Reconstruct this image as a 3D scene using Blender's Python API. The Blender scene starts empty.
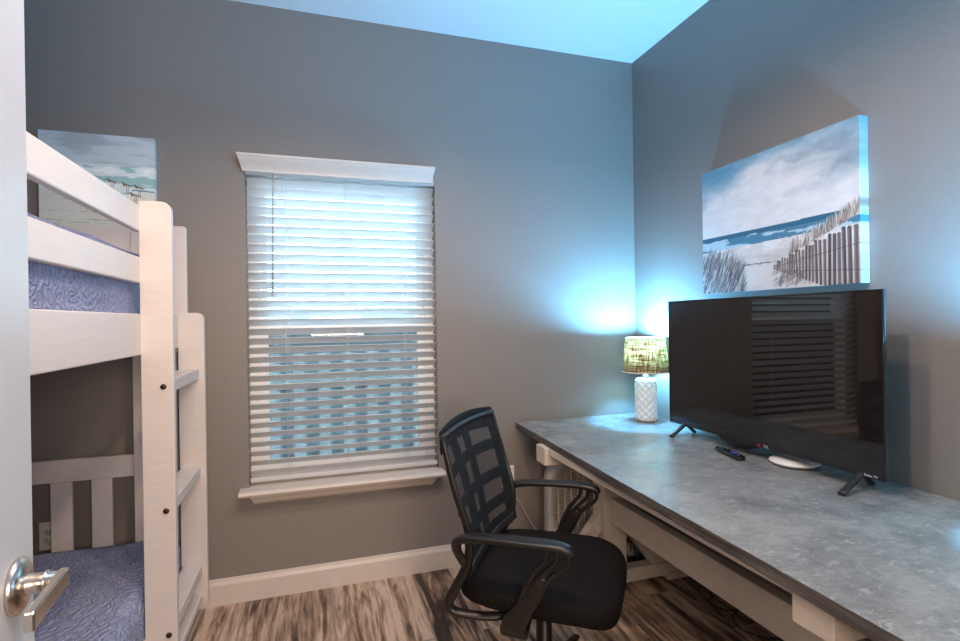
import bpy, bmesh, math, random
import numpy as np
from mathutils import Vector, Matrix

random.seed(7)
PI = math.pi
D = bpy.data
COL = bpy.context.scene.collection
SC = bpy.context.scene

# ------------------------------------------------------------------ camera
cam_data = D.cameras.new('camera')
cam = D.objects.new('camera', cam_data)
COL.objects.link(cam)
F_PX = 518.93
cam_data.sensor_fit = 'HORIZONTAL'
cam_data.sensor_width = 36.0
cam_data.lens = F_PX / 960 * 36.0
cam_data.clip_start = 0.02
yaw, pitch, roll = 0.307739, -0.00172, -0.014863
fw = Vector((math.sin(yaw) * math.cos(pitch), math.cos(yaw) * math.cos(pitch), math.sin(pitch)))
r0 = Vector((math.cos(yaw), -math.sin(yaw), 0))
u0 = r0.cross(fw)
rr = r0 * math.cos(roll) + u0 * math.sin(roll)
uu = -r0 * math.sin(roll) + u0 * math.cos(roll)
M = Matrix((rr, uu, -fw)).transposed().to_4x4()
M.translation = Vector((-1.7706, -2.5944, 1.2686))
cam.matrix_world = M
SC.camera = cam

# ------------------------------------------------------------------ world, exposure, large lights
SC.view_settings.view_transform = 'Standard'
SC.view_settings.look = 'None'
SC.view_settings.exposure = 0.0
SC.view_settings.gamma = 1.0
SC.view_settings.use_curve_mapping = False
world = D.worlds.new('daylight')
SC.world = world
world.use_nodes = True
bg = world.node_tree.nodes['Background']
bg.inputs[0].default_value = (0.50, 0.80, 1.0, 1)
bg.inputs[1].default_value = 14


def light(name, kind, loc, energy, color, size=0.1, rot=None, **kw):
    l = D.lights.new(name, kind)
    l.energy = energy
    l.color = color
    if kind == 'AREA':
        l.size = size
    elif kind in ('POINT', 'SPOT'):
        l.shadow_soft_size = size
    for k, v in kw.items():
        setattr(l, k, v)
    o = D.objects.new(name, l)
    o.location = loc
    if rot:
        o.rotation_euler = rot
    COL.objects.link(o)
    return o


WARM = (1.0, 0.73, 0.52)
BULB = (0.14, 0.54, 1.0)
# bulbs of the ceiling fixture in the middle of the room
BULBS = ((-0.95, -1.42), (-1.95, -1.42), (-1.45, -1.85))
for (x_, y_), e_ in zip(BULBS, (27, 34, 52)):
    light('ceiling_bulb', 'SPOT', (x_, y_, 2.455), e_, WARM, 0.05, (0, 0, 0), spot_size=math.radians(168), spot_blend=0.6)
# added fill light beyond the doorway, brightens the room and the lower bunk
light('hallway_fill', 'AREA', (-1.52, -3.3, 1.38), 37, (1.0, 0.80, 0.66), 0.6, (math.radians(90), 0, math.radians(8)))


# ------------------------------------------------------------------ material helpers
def new_mat(name):
    m = D.materials.new(name)
    m.use_nodes = True
    return m, m.node_tree.nodes, m.node_tree.links, m.node_tree.nodes['Principled BSDF']


def set_in(node, **kw):
    for k, v in kw.items():
        node.inputs[k.replace('_', ' ')].default_value = v


def coords(nd, lk, scale=(1, 1, 1), rot=(0, 0, 0)):
    tc = nd.new('ShaderNodeTexCoord')
    mp = nd.new('ShaderNodeMapping')
    mp.inputs['Scale'].default_value = scale
    mp.inputs['Rotation'].default_value = rot
    lk.new(tc.outputs['Object'], mp.inputs['Vector'])
    return mp


def noise(nd, lk, vec, scale, detail=4, rough=0.55):
    n = nd.new('ShaderNodeTexNoise')
    n.inputs['Scale'].default_value = scale
    n.inputs['Detail'].default_value = detail
    n.inputs['Roughness'].default_value = rough
    lk.new(vec.outputs[0], n.inputs['Vector'])
    return n


def ramp(nd, lk, fac, stops):
    r = nd.new('ShaderNodeValToRGB')
    e = r.color_ramp.elements
    while len(e) < len(stops):
        e.new(0.5)
    for i, (p, c) in enumerate(stops):
        e[i].position = p
        e[i].color = (*c, 1)
    lk.new(fac, r.inputs[0])
    return r


def bump(nd, lk, h, bs, strength=0.2, dist=0.01):
    b = nd.new('ShaderNodeBump')
    b.inputs['Strength'].default_value = strength
    b.inputs['Distance'].default_value = dist
    lk.new(h, b.inputs['Height'])
    lk.new(b.outputs[0], bs.inputs['Normal'])
    return b


def varied(name, c, dc=0.06, rough=0.5, nscale=12, scale=(1, 1, 1), bumpv=0.0, metal=0.0, spec=None):
    """principled material whose colour wanders a little with noise"""
    m, nd, lk, bs = new_mat(name)
    mp = coords(nd, lk, scale)
    n = noise(nd, lk, mp, nscale)
    lo = tuple(max(0, x * (1 - dc)) for x in c)
    hi = tuple(min(1, x * (1 + dc)) for x in c)
    r = ramp(nd, lk, n.outputs[0], [(0.3, lo), (0.7, hi)])
    lk.new(r.outputs[0], bs.inputs['Base Color'])
    set_in(bs, Roughness=rough, Metallic=metal)
    if spec is not None:
        bs.inputs['Specular IOR Level'].default_value = spec
    if bumpv:
        bump(nd, lk, n.outputs[0], bs, bumpv, 0.002)
    return m


MAT = {}
MAT['wall'] = varied('wall_paint', (0.250, 0.222, 0.203), 0.02, 0.42, 60, bumpv=0.10, spec=0.35)
MAT['ceiling'] = varied('ceiling_paint', (0.80, 0.80, 0.80), 0.01, 0.7, 40)
MAT['trim'] = varied('trim_paint', (0.68, 0.60, 0.54), 0.02, 0.35, 20)
MAT['door'] = varied('door_paint', (0.47, 0.475, 0.495), 0.01, 0.35, 20)
MAT['bunk'] = varied('white_painted_wood', (0.67, 0.605, 0.57), 0.035, 0.42, 10, (1, 1, 12), 0.12)
MAT['desk_wood'] = varied('cream_painted_wood', (0.62, 0.54, 0.46), 0.06, 0.5, 14, (3, 1, 3), 0.15)
MAT['block_wood'] = varied('bare_block_wood', (0.66, 0.57, 0.48), 0.10, 0.5, 14, (1, 1, 6), 0.2)
MAT['vinyl'] = varied('window_vinyl', (0.82, 0.83, 0.84), 0.01, 0.4)
MAT['black'] = varied('black_plastic', (0.022, 0.021, 0.021), 0.1, 0.38)
MAT['rib_black'] = varied('rib_plastic', (0.008, 0.009, 0.011), 0.1, 0.7, spec=0.2)
MAT['black_arm'] = varied('dark_arm_plastic', (0.012, 0.010, 0.009), 0.1, 0.36)
MAT['black_gloss'] = varied('gloss_black_plastic', (0.012, 0.012, 0.013), 0.1, 0.15)
MAT['seat'] = varied('black_seat_fabric', (0.0085, 0.0065, 0.0065), 0.6, 0.9, 240, bumpv=0.5, spec=0.15)
MAT['nickel'] = varied('satin_nickel', (0.66, 0.60, 0.54), 0.05, 0.25, 30, metal=1.0)
MAT['white_plastic'] = varied('white_plastic', (0.82, 0.80, 0.77), 0.02, 0.3)
MAT['ceramic'] = varied('white_ceramic', (0.78, 0.75, 0.73), 0.03, 0.22)
MAT['bolt'] = varied('dark_bolt', (0.05, 0.035, 0.025), 0.1, 0.35, metal=0.8)
MAT['fan_shell'] = varied('fan_shell_plastic', (0.60, 0.58, 0.56), 0.03, 0.45)
MAT['fan_grille'] = varied('fan_grille_plastic', (0.80, 0.72, 0.62), 0.03, 0.4)
MAT['fan_blade'] = varied('fan_blade_plastic', (0.16, 0.15, 0.14), 0.1, 0.5)
MAT['cable'] = varied('black_cable', (0.02, 0.02, 0.02), 0.1, 0.5)
MAT['cord_pale'] = varied('pale_cord', (0.48, 0.45, 0.41), 0.05, 0.5)
MAT['purple'] = varied('purple_button', (0.09, 0.07, 0.55), 0.1, 0.4)
MAT['teal'] = varied('teal_button', (0.05, 0.16, 0.19), 0.1, 0.4)
MAT['red'] = varied('red_mark', (0.5, 0.03, 0.04), 0.1, 0.4)
MAT['print_white'] = varied('white_print', (0.75, 0.75, 0.75), 0.02, 0.4)
MAT['mattress'] = varied('mattress_cloth', (0.66, 0.64, 0.62), 0.03, 0.9)
MAT['fence'] = varied('fence_paint', (0.75, 0.77, 0.79), 0.05, 0.6)
MAT['siding'] = varied('siding_paint', (0.20, 0.25, 0.28), 0.15, 0.7)
MAT['ground'] = varied('garden_ground', (0.16, 0.19, 0.13), 0.3, 0.9)


def floor_material():
    m, nd, lk, bs = new_mat('wood_look_tile')
    mp = coords(nd, lk, (1, 1, 1), (0, 0, PI / 2))
    br = nd.new('ShaderNodeTexBrick')
    br.offset = 0.37
    br.inputs['Scale'].default_value = 1.0
    br.inputs['Brick Width'].default_value = 0.90
    br.inputs['Row Height'].default_value = 0.19
    br.inputs['Mortar Size'].default_value = 0.004
    br.inputs['Mortar Smooth'].default_value = 0.1
    br.inputs['Bias'].default_value = 0.0
    br.inputs['Color1'].default_value = (0, 0, 0, 1)
    br.inputs['Color2'].default_value = (1, 1, 1, 1)
    br.inputs['Mortar'].default_value = (0.5, 0.5, 0.5, 1)
    lk.new(mp.outputs[0], br.inputs['Vector'])
    # each plank shifts the grain pattern
    mp2 = coords(nd, lk, (13, 1.2, 1))
    sh = nd.new('ShaderNodeVectorMath')
    sh.operation = 'MULTIPLY_ADD'
    lk.new(br.outputs['Color'], sh.inputs[0])
    sh.inputs[1].default_value = (23, 31, 11)
    lk.new(mp2.outputs[0], sh.inputs[2])
    n = noise(nd, lk, sh, 1.5, 6, 0.62)
    n.inputs['Distortion'].default_value = 0.9
    n2 = noise(nd, lk, sh, 6.5, 3, 0.6)
    mx = nd.new('ShaderNodeMath')
    mx.operation = 'MULTIPLY_ADD'
    lk.new(n2.outputs[0], mx.inputs[0])
    mx.inputs[1].default_value = 0.36
    lk.new(n.outputs[0], mx.inputs[2])
    tone = nd.new('ShaderNodeMath')
    tone.operation = 'MULTIPLY_ADD'
    lk.new(br.outputs['Color'], tone.inputs[0])
    tone.inputs[1].default_value = 0.20
    lk.new(mx.outputs[0], tone.inputs[2])
    r = ramp(nd, lk, tone.outputs[0], [(0.63, (0.040, 0.025, 0.018)), (0.715, (0.16, 0.10, 0.068)),
                                       (0.79, (0.34, 0.225, 0.15)), (0.93, (0.66, 0.50, 0.375))])
    mix = nd.new('ShaderNodeMixRGB')
    lk.new(br.outputs['Fac'], mix.inputs[0])
    lk.new(r.outputs[0], mix.inputs[1])
    mix.inputs[2].default_value = (0.34, 0.27, 0.21, 1)
    lk.new(mix.outputs[0], bs.inputs['Base Color'])
    set_in(bs, Roughness=0.42)
    b = nd.new('ShaderNodeBump')
    b.invert = True
    b.inputs['Strength'].default_value = 0.35
    b.inputs['Distance'].default_value = 0.003
    lk.new(br.outputs['Fac'], b.inputs['Height'])
    lk.new(b.outputs[0], bs.inputs['Normal'])
    return m


def desktop_material():
    m, nd, lk, bs = new_mat('worn_grey_desktop')
    mp = coords(nd, lk)
    n = noise(nd, lk, mp, 5.0, 12, 0.78)
    r = ramp(nd, lk, n.outputs[0], [(0.36, (0.17, 0.175, 0.175)), (0.5, (0.265, 0.265, 0.26)), (0.64, (0.37, 0.365, 0.35))])
    # pale scratches and scuffs
    mp2 = coords(nd, lk, (1, 2.2, 1), (0, 0, 0.35))
    s = noise(nd, lk, mp2, 22, 10, 0.78)
    s.inputs['Distortion'].default_value = 0.8
    sr = ramp(nd, lk, s.outputs[0], [(0.545, (0, 0, 0)), (0.60, (1, 1, 1))])
    mul = nd.new('ShaderNodeMath')
    mul.operation = 'MULTIPLY'
    lk.new(sr.outputs[0], mul.inputs[0])
    mul.inputs[1].default_value = 0.42
    mix = nd.new('ShaderNodeMixRGB')
    lk.new(mul.outputs[0], mix.inputs[0])
    lk.new(r.outputs[0], mix.inputs[1])
    mix.inputs[2].default_value = (0.52, 0.52, 0.50, 1)
    lk.new(mix.outputs[0], bs.inputs['Base Color'])
    rg = ramp(nd, lk, n.outputs[0], [(0.3, (0.11, 0.11, 0.11)), (0.7, (0.27, 0.27, 0.27))])
    lk.new(rg.outputs[0], bs.inputs['Roughness'])
    ad = nd.new('ShaderNodeMath')
    ad.operation = 'MULTIPLY_ADD'
    lk.new(s.outputs[0], ad.inputs[0])
    ad.inputs[1].default_value = 0.6
    n3 = noise(nd, lk, mp, 26, 4, 0.6)
    lk.new(n3.outputs[0], ad.inputs[2])
    bump(nd, lk, ad.outputs[0], bs, 0.45, 0.005)
    return m


def edge_material():
    m, nd, lk, bs = new_mat('chipped_desk_edge')
    mp = coords(nd, lk, (1, 1.5, 40))
    n = noise(nd, lk, mp, 2.5, 6, 0.7)
    r = ramp(nd, lk, n.outputs[0], [(0.33, (0.028, 0.020, 0.018)), (0.5, (0.075, 0.066, 0.062)), (0.68, (0.16, 0.145, 0.135))])
    lk.new(r.outputs[0], bs.inputs['Base Color'])
    set_in(bs, Roughness=0.6)
    bump(nd, lk, n.outputs[0], bs, 0.5, 0.004)
    return m


def quilt_material():
    m, nd, lk, bs = new_mat('embossed_blue_quilt')
    mp = coords(nd, lk)
    dn = noise(nd, lk, mp, 5, 2)
    v = nd.new('ShaderNodeTexVoronoi')
    v.inputs['Scale'].default_value = 7
    lk.new(mp.outputs[0], v.inputs['Vector'])
    w = nd.new('ShaderNodeTexWave')
    w.inputs['Scale'].default_value = 9
    w.inputs['Distortion'].default_value = 22
    w.inputs['Detail'].default_value = 1.5
    w.inputs['Detail Scale'].default_value = 2.6
    lk.new(mp.outputs[0], w.inputs['Vector'])
    sn = nd.new('ShaderNodeMath')
    sn.operation = 'SINE'
    ml = nd.new('ShaderNodeMath')
    ml.operation = 'MULTIPLY'
    lk.new(v.outputs['Distance'], ml.inputs[0])
    ml.inputs[1].default_value = 45
    lk.new(ml.outputs[0], sn.inputs[0])
    ad = nd.new('ShaderNodeMath')
    ad.operation = 'MULTIPLY_ADD'
    lk.new(sn.outputs[0], ad.inputs[0])
    ad.inputs[1].default_value = 0.30
    lk.new(w.outputs['Fac'], ad.inputs[2])
    r = ramp(nd, lk, dn.outputs[0], [(0.3, (0.26, 0.29, 0.45)), (0.7, (0.31, 0.34, 0.51))])
    lk.new(r.outputs[0], bs.inputs['Base Color'])
    set_in(bs, Roughness=0.85)
    bump(nd, lk, ad.outputs[0], bs, 0.75, 0.006)
    return m


def shade_material():
    m, nd, lk, bs = new_mat('burlap_shade')
    tc = nd.new('ShaderNodeTexCoord')
    out = None
    vals = []
    for sc_ in ((1, 1, 22), (16, 16, 1.2)):
        mp = nd.new('ShaderNodeMapping')
        mp.inputs['Scale'].default_value = sc_
        lk.new(tc.outputs['Object'], mp.inputs['Vector'])
        n = noise(nd, lk, mp, 9, 3, 0.6)
        vals.append(n)
    mul = nd.new('ShaderNodeMath')
    mul.operation = 'MULTIPLY'
    lk.new(vals[0].outputs[0], mul.inputs[0])
    lk.new(vals[1].outputs[0], mul.inputs[1])
    r = ramp(nd, lk, mul.outputs[0], [(0.17, (0.20, 0.11, 0.05)), (0.27, (0.62, 0.44, 0.24)), (0.36, (0.92, 0.80, 0.54))])
    nt = m.node_tree
    nt.nodes.remove(bs)
    df = nd.new('ShaderNodeBsdfDiffuse')
    tl = nd.new('ShaderNodeBsdfTranslucent')
    mx = nd.new('ShaderNodeMixShader')
    mx.inputs[0].default_value = 0.26
    lk.new(r.outputs[0], df.inputs[0])
    lk.new(r.outputs[0], tl.inputs[0])
    lk.new(df.outputs[0], mx.inputs[1])
    lk.new(tl.outputs[0], mx.inputs[2])
    lk.new(mx.outputs[0], nd['Material Output'].inputs[0])
    return m


def slat_material():
    m, nd, lk, bs = new_mat('white_blind_slat')
    mp = coords(nd, lk)
    n = noise(nd, lk, mp, 8)
    r = ramp(nd, lk, n.outputs[0], [(0.3, (0.80, 0.78, 0.77)), (0.7, (0.86, 0.84, 0.83))])
    lk.new(r.outputs[0], bs.inputs['Base Color'])
    set_in(bs, Roughness=0.45)
    tl = nd.new('ShaderNodeBsdfTranslucent')
    tl.inputs[0].default_value = (0.82, 0.86, 0.88, 1)
    mx = nd.new('ShaderNodeMixShader')
    mx.inputs[0].default_value = 0.38
    lk.new(bs.outputs[0], mx.inputs[1])
    lk.new(tl.outputs[0], mx.inputs[2])
    lk.new(mx.outputs[0], nd['Material Output'].inputs[0])
    return m


def see_through(name, color, amount, rough=0.8):
    m, nd, lk, bs = new_mat(name)
    mp = coords(nd, lk)
    n = noise(nd, lk, mp, 300, 2)
    r = ramp(nd, lk, n.outputs[0], [(0.4, tuple(x * 0.8 for x in color)), (0.6, color)])
    lk.new(r.outputs[0], bs.inputs['Base Color'])
    set_in(bs, Roughness=rough)
    tr = nd.new('ShaderNodeBsdfTransparent')
    mx = nd.new('ShaderNodeMixShader')
    mx.inputs[0].default_value = amount
    lk.new(bs.outputs[0], mx.inputs[1])
    lk.new(tr.outputs[0], mx.inputs[2])
    lk.new(mx.outputs[0], nd['Material Output'].inputs[0])
    return m


def glass_material():
    m, nd, lk, bs = new_mat('window_glass')
    nd.remove(bs)
    tr = nd.new('ShaderNodeBsdfTransparent')
    tr.inputs[0].default_value = (0.93, 0.96, 0.97, 1)
    gl = nd.new('ShaderNodeBsdfGlossy')
    gl.inputs['Roughness'].default_value = 0.02
    fr = nd.new('ShaderNodeFresnel')
    mx = nd.new('ShaderNodeMixShader')
    lk.new(fr.outputs[0], mx.inputs[0])
    lk.new(tr.outputs[0], mx.inputs[1])
    lk.new(gl.outputs[0], mx.inputs[2])
    lk.new(mx.outputs[0], nd['Material Output'].inputs[0])
    return m


def paint_material():
    m, nd, lk, bs = new_mat('canvas_paint')
    at = nd.new('ShaderNodeVertexColor')
    at.layer_name = 'paint'
    lk.new(at.outputs[0], bs.inputs['Base Color'])
    set_in(bs, Roughness=0.6)
    mp = coords(nd, lk)
    n = noise(nd, lk, mp, 350, 3)
    bump(nd, lk, n.outputs[0], bs, 0.2, 0.001)
    return m


def emit_material(name, color, strength):
    m, nd, lk, bs = new_mat(name)
    bs.inputs['Base Color'].default_value = (*color, 1)
    bs.inputs['Emission Color'].default_value = (*color, 1)
    bs.inputs['Emission Strength'].default_value = strength
    return m


def screen_material():
    m, nd, lk, bs = new_mat('television_screen')
    mp = coords(nd, lk)
    n = noise(nd, lk, mp, 2)
    r = ramp(nd, lk, n.outputs[0], [(0.3, (0.010, 0.0085, 0.0085)), (0.7, (0.013, 0.011, 0.011))])
    lk.new(r.outputs[0], bs.inputs['Base Color'])
    set_in(bs, Roughness=0.03)
    bs.inputs['Specular IOR Level'].default_value = 0.75
    return m


MAT['floor'] = floor_material()
MAT['desktop'] = desktop_material()
MAT['edge'] = edge_material()
MAT['quilt'] = quilt_material()
MAT['shade'] = shade_material()
MAT['slat'] = slat_material()
MAT['glass'] = glass_material()
MAT['screen_mesh'] = see_through('insect_screen_mesh', (0.12, 0.12, 0.12), 0.38)
MAT['chair_mesh'] = see_through('black_mesh_fabric', (0.012, 0.013, 0.016), 0.34)
MAT['paint'] = paint_material()
MAT['bulb'] = emit_material('lit_bulb', (0.45, 0.78, 1.0), 12)
MAT['warm_bulb'] = emit_material('lit_warm_bulb', (1.0, 0.8, 0.6), 8)
MAT['tv_screen'] = screen_material()


# ------------------------------------------------------------------ mesh helpers
def bm_new():
    return bmesh.new()


def box(bm, x0, x1, y0, y1, z0, z1, mat=None, bev=0.0, seg=2, idx=0):
    """axis-aligned box, optional matrix and bevel"""
    tmp = bmesh.new()
    bmesh.ops.create_cube(tmp, size=1)
    for v in tmp.verts:
        v.co = Vector(((x0 + x1) / 2 + v.co.x * (x1 - x0), (y0 + y1) / 2 + v.co.y * (y1 - y0), (z0 + z1) / 2 + v.co.z * (z1 - z0)))
    if bev > 0:
        b = min(bev, abs(x1 - x0) * .49, abs(y1 - y0) * .49, abs(z1 - z0) * .49)
        bmesh.ops.bevel(tmp, geom=tmp.edges[:], offset=b, segments=seg, profile=0.5, affect='EDGES')
    merge(bm, tmp, mat, idx)


def merge(bm, tmp, mat=None, idx=None):
    if mat is not None:
        bmesh.ops.transform(tmp, matrix=mat, verts=tmp.verts)
    vm = {}
    for v in tmp.verts:
        vm[v] = bm.verts.new(v.co)
    for f in tmp.faces:
        try:
            nf = bm.faces.new([vm[v] for v in f.verts])
            nf.material_index = f.material_index if idx is None else idx
            nf.smooth = f.smooth
        except ValueError:
            pass
    tmp.free()


def prism(bm, pts, axis, a0, a1, bev=0.0, smooth=False, mat=None):
    """extrude a 2D outline along axis: 'x' -> pts=(y,z); 'y' -> pts=(x,z); 'z' -> pts=(x,y)"""
    def co(p, a):
        if axis == 'x':
            return Vector((a, p[0], p[1]))
        if axis == 'y':
            return Vector((p[0], a, p[1]))
        return Vector((p[0], p[1], a))
    tmp = bmesh.new()
    A = [tmp.verts.new(co(p, a0)) for p in pts]
    B = [tmp.verts.new(co(p, a1)) for p in pts]
    n = len(pts)
    tmp.faces.new(A)
    tmp.faces.new(B[::-1])
    for i in range(n):
        f = tmp.faces.new([A[i], B[i], B[(i + 1) % n], A[(i + 1) % n]])
        f.smooth = smooth
    bmesh.ops.recalc_face_normals(tmp, faces=tmp.faces)
    if bev > 0:
        ed = [e for e in tmp.edges if len(e.link_faces) == 2 and e.calc_face_angle(0) > 0.6]
        bmesh.ops.bevel(tmp, geom=ed, offset=bev, segments=2, profile=0.5, affect='EDGES')
    merge(bm, tmp, mat, 0)


def lathe(bm, prof, center=(0, 0, 0), seg=32, mat=None, axis='z', smooth=True):
    """prof: list of (radius, height)"""
    tmp = bmesh.new()
    rings = []
    for r, h in prof:
        if r < 1e-6:
            rings.append([tmp.verts.new((0, 0, h))])
        else:
            rings.append([tmp.verts.new((r * math.cos(2 * PI * k / seg), r * math.sin(2 * PI * k / seg), h)) for k in range(seg)])
    for a, b in zip(rings, rings[1:]):
        for k in range(seg):
            k2 = (k + 1) % seg
            if len(a) == 1 and len(b) == 1:
                continue
            if len(a) == 1:
                f = tmp.faces.new([a[0], b[k], b[k2]])
            elif len(b) == 1:
                f = tmp.faces.new([a[k], b[0], a[k2]])
            else:
                f = tmp.faces.new([a[k], b[k], b[k2], a[k2]])
            f.smooth = smooth
    bmesh.ops.recalc_face_normals(tmp, faces=tmp.faces)
    R = Matrix.Identity(4)
    if axis == 'x':
        R = Matrix.Rotation(PI / 2, 4, 'Y')
    elif axis == 'y':
        R = Matrix.Rotation(-PI / 2, 4, 'X')
    T = Matrix.Translation(center) @ R
    if mat is not None:
        T = mat @ T
    merge(bm, tmp, T, 0)


def smooth_path(pts, n=8):
    """Catmull-Rom through tuples (any length)"""
    P = [np.array(p, float) for p in pts]
    P = [2 * P[0] - P[1]] + P + [2 * P[-1] - P[-2]]
    out = []
    for i in range(1, len(P) - 2):
        for k in range(n):
            t = k / n
            out.append(0.5 * ((2 * P[i]) + (-P[i - 1] + P[i + 1]) * t + (2 * P[i - 1] - 5 * P[i] + 4 * P[i + 1] - P[i + 2]) * t * t
                              + (-P[i - 1] + 3 * P[i] - 3 * P[i + 1] + P[i + 2]) * t ** 3))
    out.append(P[-2])
    return out


def sweep(bm, pts, up=(0, 0, 1), seg=12, power=1.0, mat=None):
    """sweep a rounded section along pts = (x, y, z, half_width, half_height); up gives the height direction"""
    tmp = bmesh.new()
    up = Vector(up)
    P = [Vector(p[:3]) for p in pts]
    rings = []
    for i, p in enumerate(P):
        t = (P[min(i + 1, len(P) - 1)] - P[max(i - 1, 0)]).normalized()
        side = t.cross(up)
        if side.length < 1e-3:
            side = t.cross(Vector((1, 0, 0)))
        side.normalize()
        u = side.cross(t).normalized()
        w, h = pts[i][3], pts[i][4]
        ring = []
        for k in range(seg):
            a = 2 * PI * (k + 0.5) / seg
            ca, sa = math.cos(a), math.sin(a)
            ca = math.copysign(abs(ca) ** power, ca)
            sa = math.copysign(abs(sa) ** power, sa)
            ring.append(tmp.verts.new(p + side * (ca * w) + u * (sa * h)))
        rings.append(ring)
    for a, b in zip(rings, rings[1:]):
        for k in range(seg):
            f = tmp.faces.new([a[k], a[(k + 1) % seg], b[(k + 1) % seg], b[k]])
            f.smooth = True
    tmp.faces.new(rings[0][::-1])
    tmp.faces.new(rings[-1])
    bmesh.ops.recalc_face_normals(tmp, faces=tmp.faces)
    merge(bm, tmp, mat, 0)


def tube(bm, pts, r, seg=8, mat=None):
    sweep(bm, [(*p[:3], r, r) for p in pts], (0, 0, 1), seg, 1.0, mat)


def superbox(bm, cx, cy, cz, a, b, c, e1=0.35, e2=0.35, nu=48, nv=24, fn=None, mat=None):
    """superellipsoid cushion"""
    def sp(x, e):
        return math.copysign(abs(x) ** e, x)
    tmp = bmesh.new()
    rings = []
    for i in range(nv + 1):
        v = -PI / 2 + PI * i / nv
        if i in (0, nv):
            p = Vector((0, 0, c * sp(math.sin(v), e1)))
            rings.append([tmp.verts.new(p)])
            continue
        ring = []
        for k in range(nu):
            u = 2 * PI * k / nu
            p = Vector((a * sp(math.cos(v), e1) * sp(math.cos(u), e2), b * sp(math.cos(v), e1) * sp(math.sin(u), e2), c * sp(math.sin(v), e1)))
            ring.append(tmp.verts.new(p))
        rings.append(ring)
    for v in tmp.verts:
        if fn:
            v.co = Vector(fn(v.co))
        v.co += Vector((cx, cy, cz))
    for A, B in zip(rings, rings[1:]):
        for k in range(nu):
            k2 = (k + 1) % nu
            if len(A) == 1:
                f = tmp.faces.new([A[0], B[k2], B[k]])
            elif len(B) == 1:
                f = tmp.faces.new([A[k], A[k2], B[0]])
            else:
                f = tmp.faces.new([A[k], A[k2], B[k2], B[k]])
            f.smooth = True
    bmesh.ops.recalc_face_normals(tmp, faces=tmp.faces)
    merge(bm, tmp, mat, 0)


def obj(name, bm, mats, parent=None, loc=None):
    me = D.meshes.new(name)
    bm.to_mesh(me)
    bm.free()
    if not isinstance(mats, (list, tuple)):
        mats = [mats]
    for m in mats:
        me.materials.append(MAT[m] if isinstance(m, str) else m)
    o = D.objects.new(name, me)
    COL.objects.link(o)
    if parent is not None:
        o.parent = parent
    if loc:
        o.location = loc
    return o


def tag(o, label, cat, group=None):
    o['label'] = label
    o['category'] = cat
    if group:
        o['group'] = group
    return o


def thing(name, label, cat, loc=(0, 0, 0), rotz=0, group=None):
    o = D.objects.new(name, None)
    COL.objects.link(o)
    o.location = loc
    o.rotation_euler = (0, 0, rotz)
    o.empty_display_size = 0.1
    return tag(o, label, cat, group)


def struct(name, bm=None, mats=None, parent=None):
    if bm is None:
        o = D.objects.new(name, None)
        COL.objects.link(o)
    else:
        o = obj(name, bm, mats, parent)
    if parent is None:
        o['kind'] = 'structure'
    return o


def one(*a, **k):
    b = bm_new()
    box(b, *a, **k)
    return b


def rounded_rect(x0, x1, z0, z1, r=(0, 0, 0, 0), n=6):
    """outline, radii for corners: bottom-left, bottom-right, top-right, top-left"""
    pts = []
    cs = [(x0, z0, PI, r[0]), (x1, z0, 1.5 * PI, r[1]), (x1, z1, 0, r[2]), (x0, z1, 0.5 * PI, r[3])]
    sg = [(1, 1), (-1, 1), (-1, -1), (1, -1)]
    for (x, z, a0, rad), (sx, sz) in zip(cs, sg):
        if rad <= 0:
            pts.append((x, z))
            continue
        cx, cz = x + sx * rad, z + sz * rad
        for k in range(n + 1):
            a = a0 + (PI / 2) * k / n
            pts.append((cx + rad * math.cos(a), cz + rad * math.sin(a)))
    return pts


# ================================================================== ROOM SHELL
XL, YF, H = -3.40, -2.80, 2.74
WX0, WX1, WZ0, WZ1 = -2.070, -1.178, 0.505, 2.00      # window opening
struct('floor', one(XL - .1, 0.12, YF - 1.6, 0.14, -0.08, 0), 'floor')
struct('ceiling', one(XL - .1, 0.12, YF - 1.6, 0.14, H, H + 0.08), 'ceiling')
b = bm_new()
T = 0.14
box(b, XL - .1, WX0, 0, T, 0, H)
box(b, WX1, 0.12, 0, T, 0, H)
box(b, WX0, WX1, 0, T, 0, WZ0)
box(b, WX0, WX1, 0, T, WZ1, H)
struct('wall_back', b, 'wall')
struct('wall_right', one(0, 0.12, YF - 1.6, 0, 0, H), 'wall')
struct('wall_left', one(XL - .1, XL, YF - 1.6, 0, 0, H), 'wall')
DX0, DX1 = -2.10, -1.28   # doorway
b = bm_new()
box(b, XL, DX0, YF - .11, YF, 0, H)
box(b, DX1, 0, YF - .11, YF, 0, H)
box(b, DX0, DX1, YF - .11, YF, 2.06, H)
struct('wall_front', b, 'wall')
struct('wall_hall', one(XL, 0, YF - 1.6, YF - 1.5, 0, H), 'wall')


def baseboard(name, run, p0, p1):
    """profile with a rounded top, run along x on the back wall or along y on the side walls"""
    prof = [(0, 0), (0.016, 0), (0.016, 0.090), (0.013, 0.098), (0.009, 0.104), (0.007, 0.113), (0, 0.115)]
    b = bm_new()
    if run == 'back':
        prism(b, [(-a, z) for a, z in prof], 'x', p0, p1)
    elif run == 'right':
        prism(b, [(-a, z) for a, z in prof], 'y', p0, p1)
    elif run == 'left':
        prism(b, [(XL + a, z) for a, z in prof], 'y', p0, p1)
    elif run == 'front':
        prism(b, [(YF + a, z) for a, z in prof], 'x', p0, p1)
    struct(name, b, 'trim')


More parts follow.
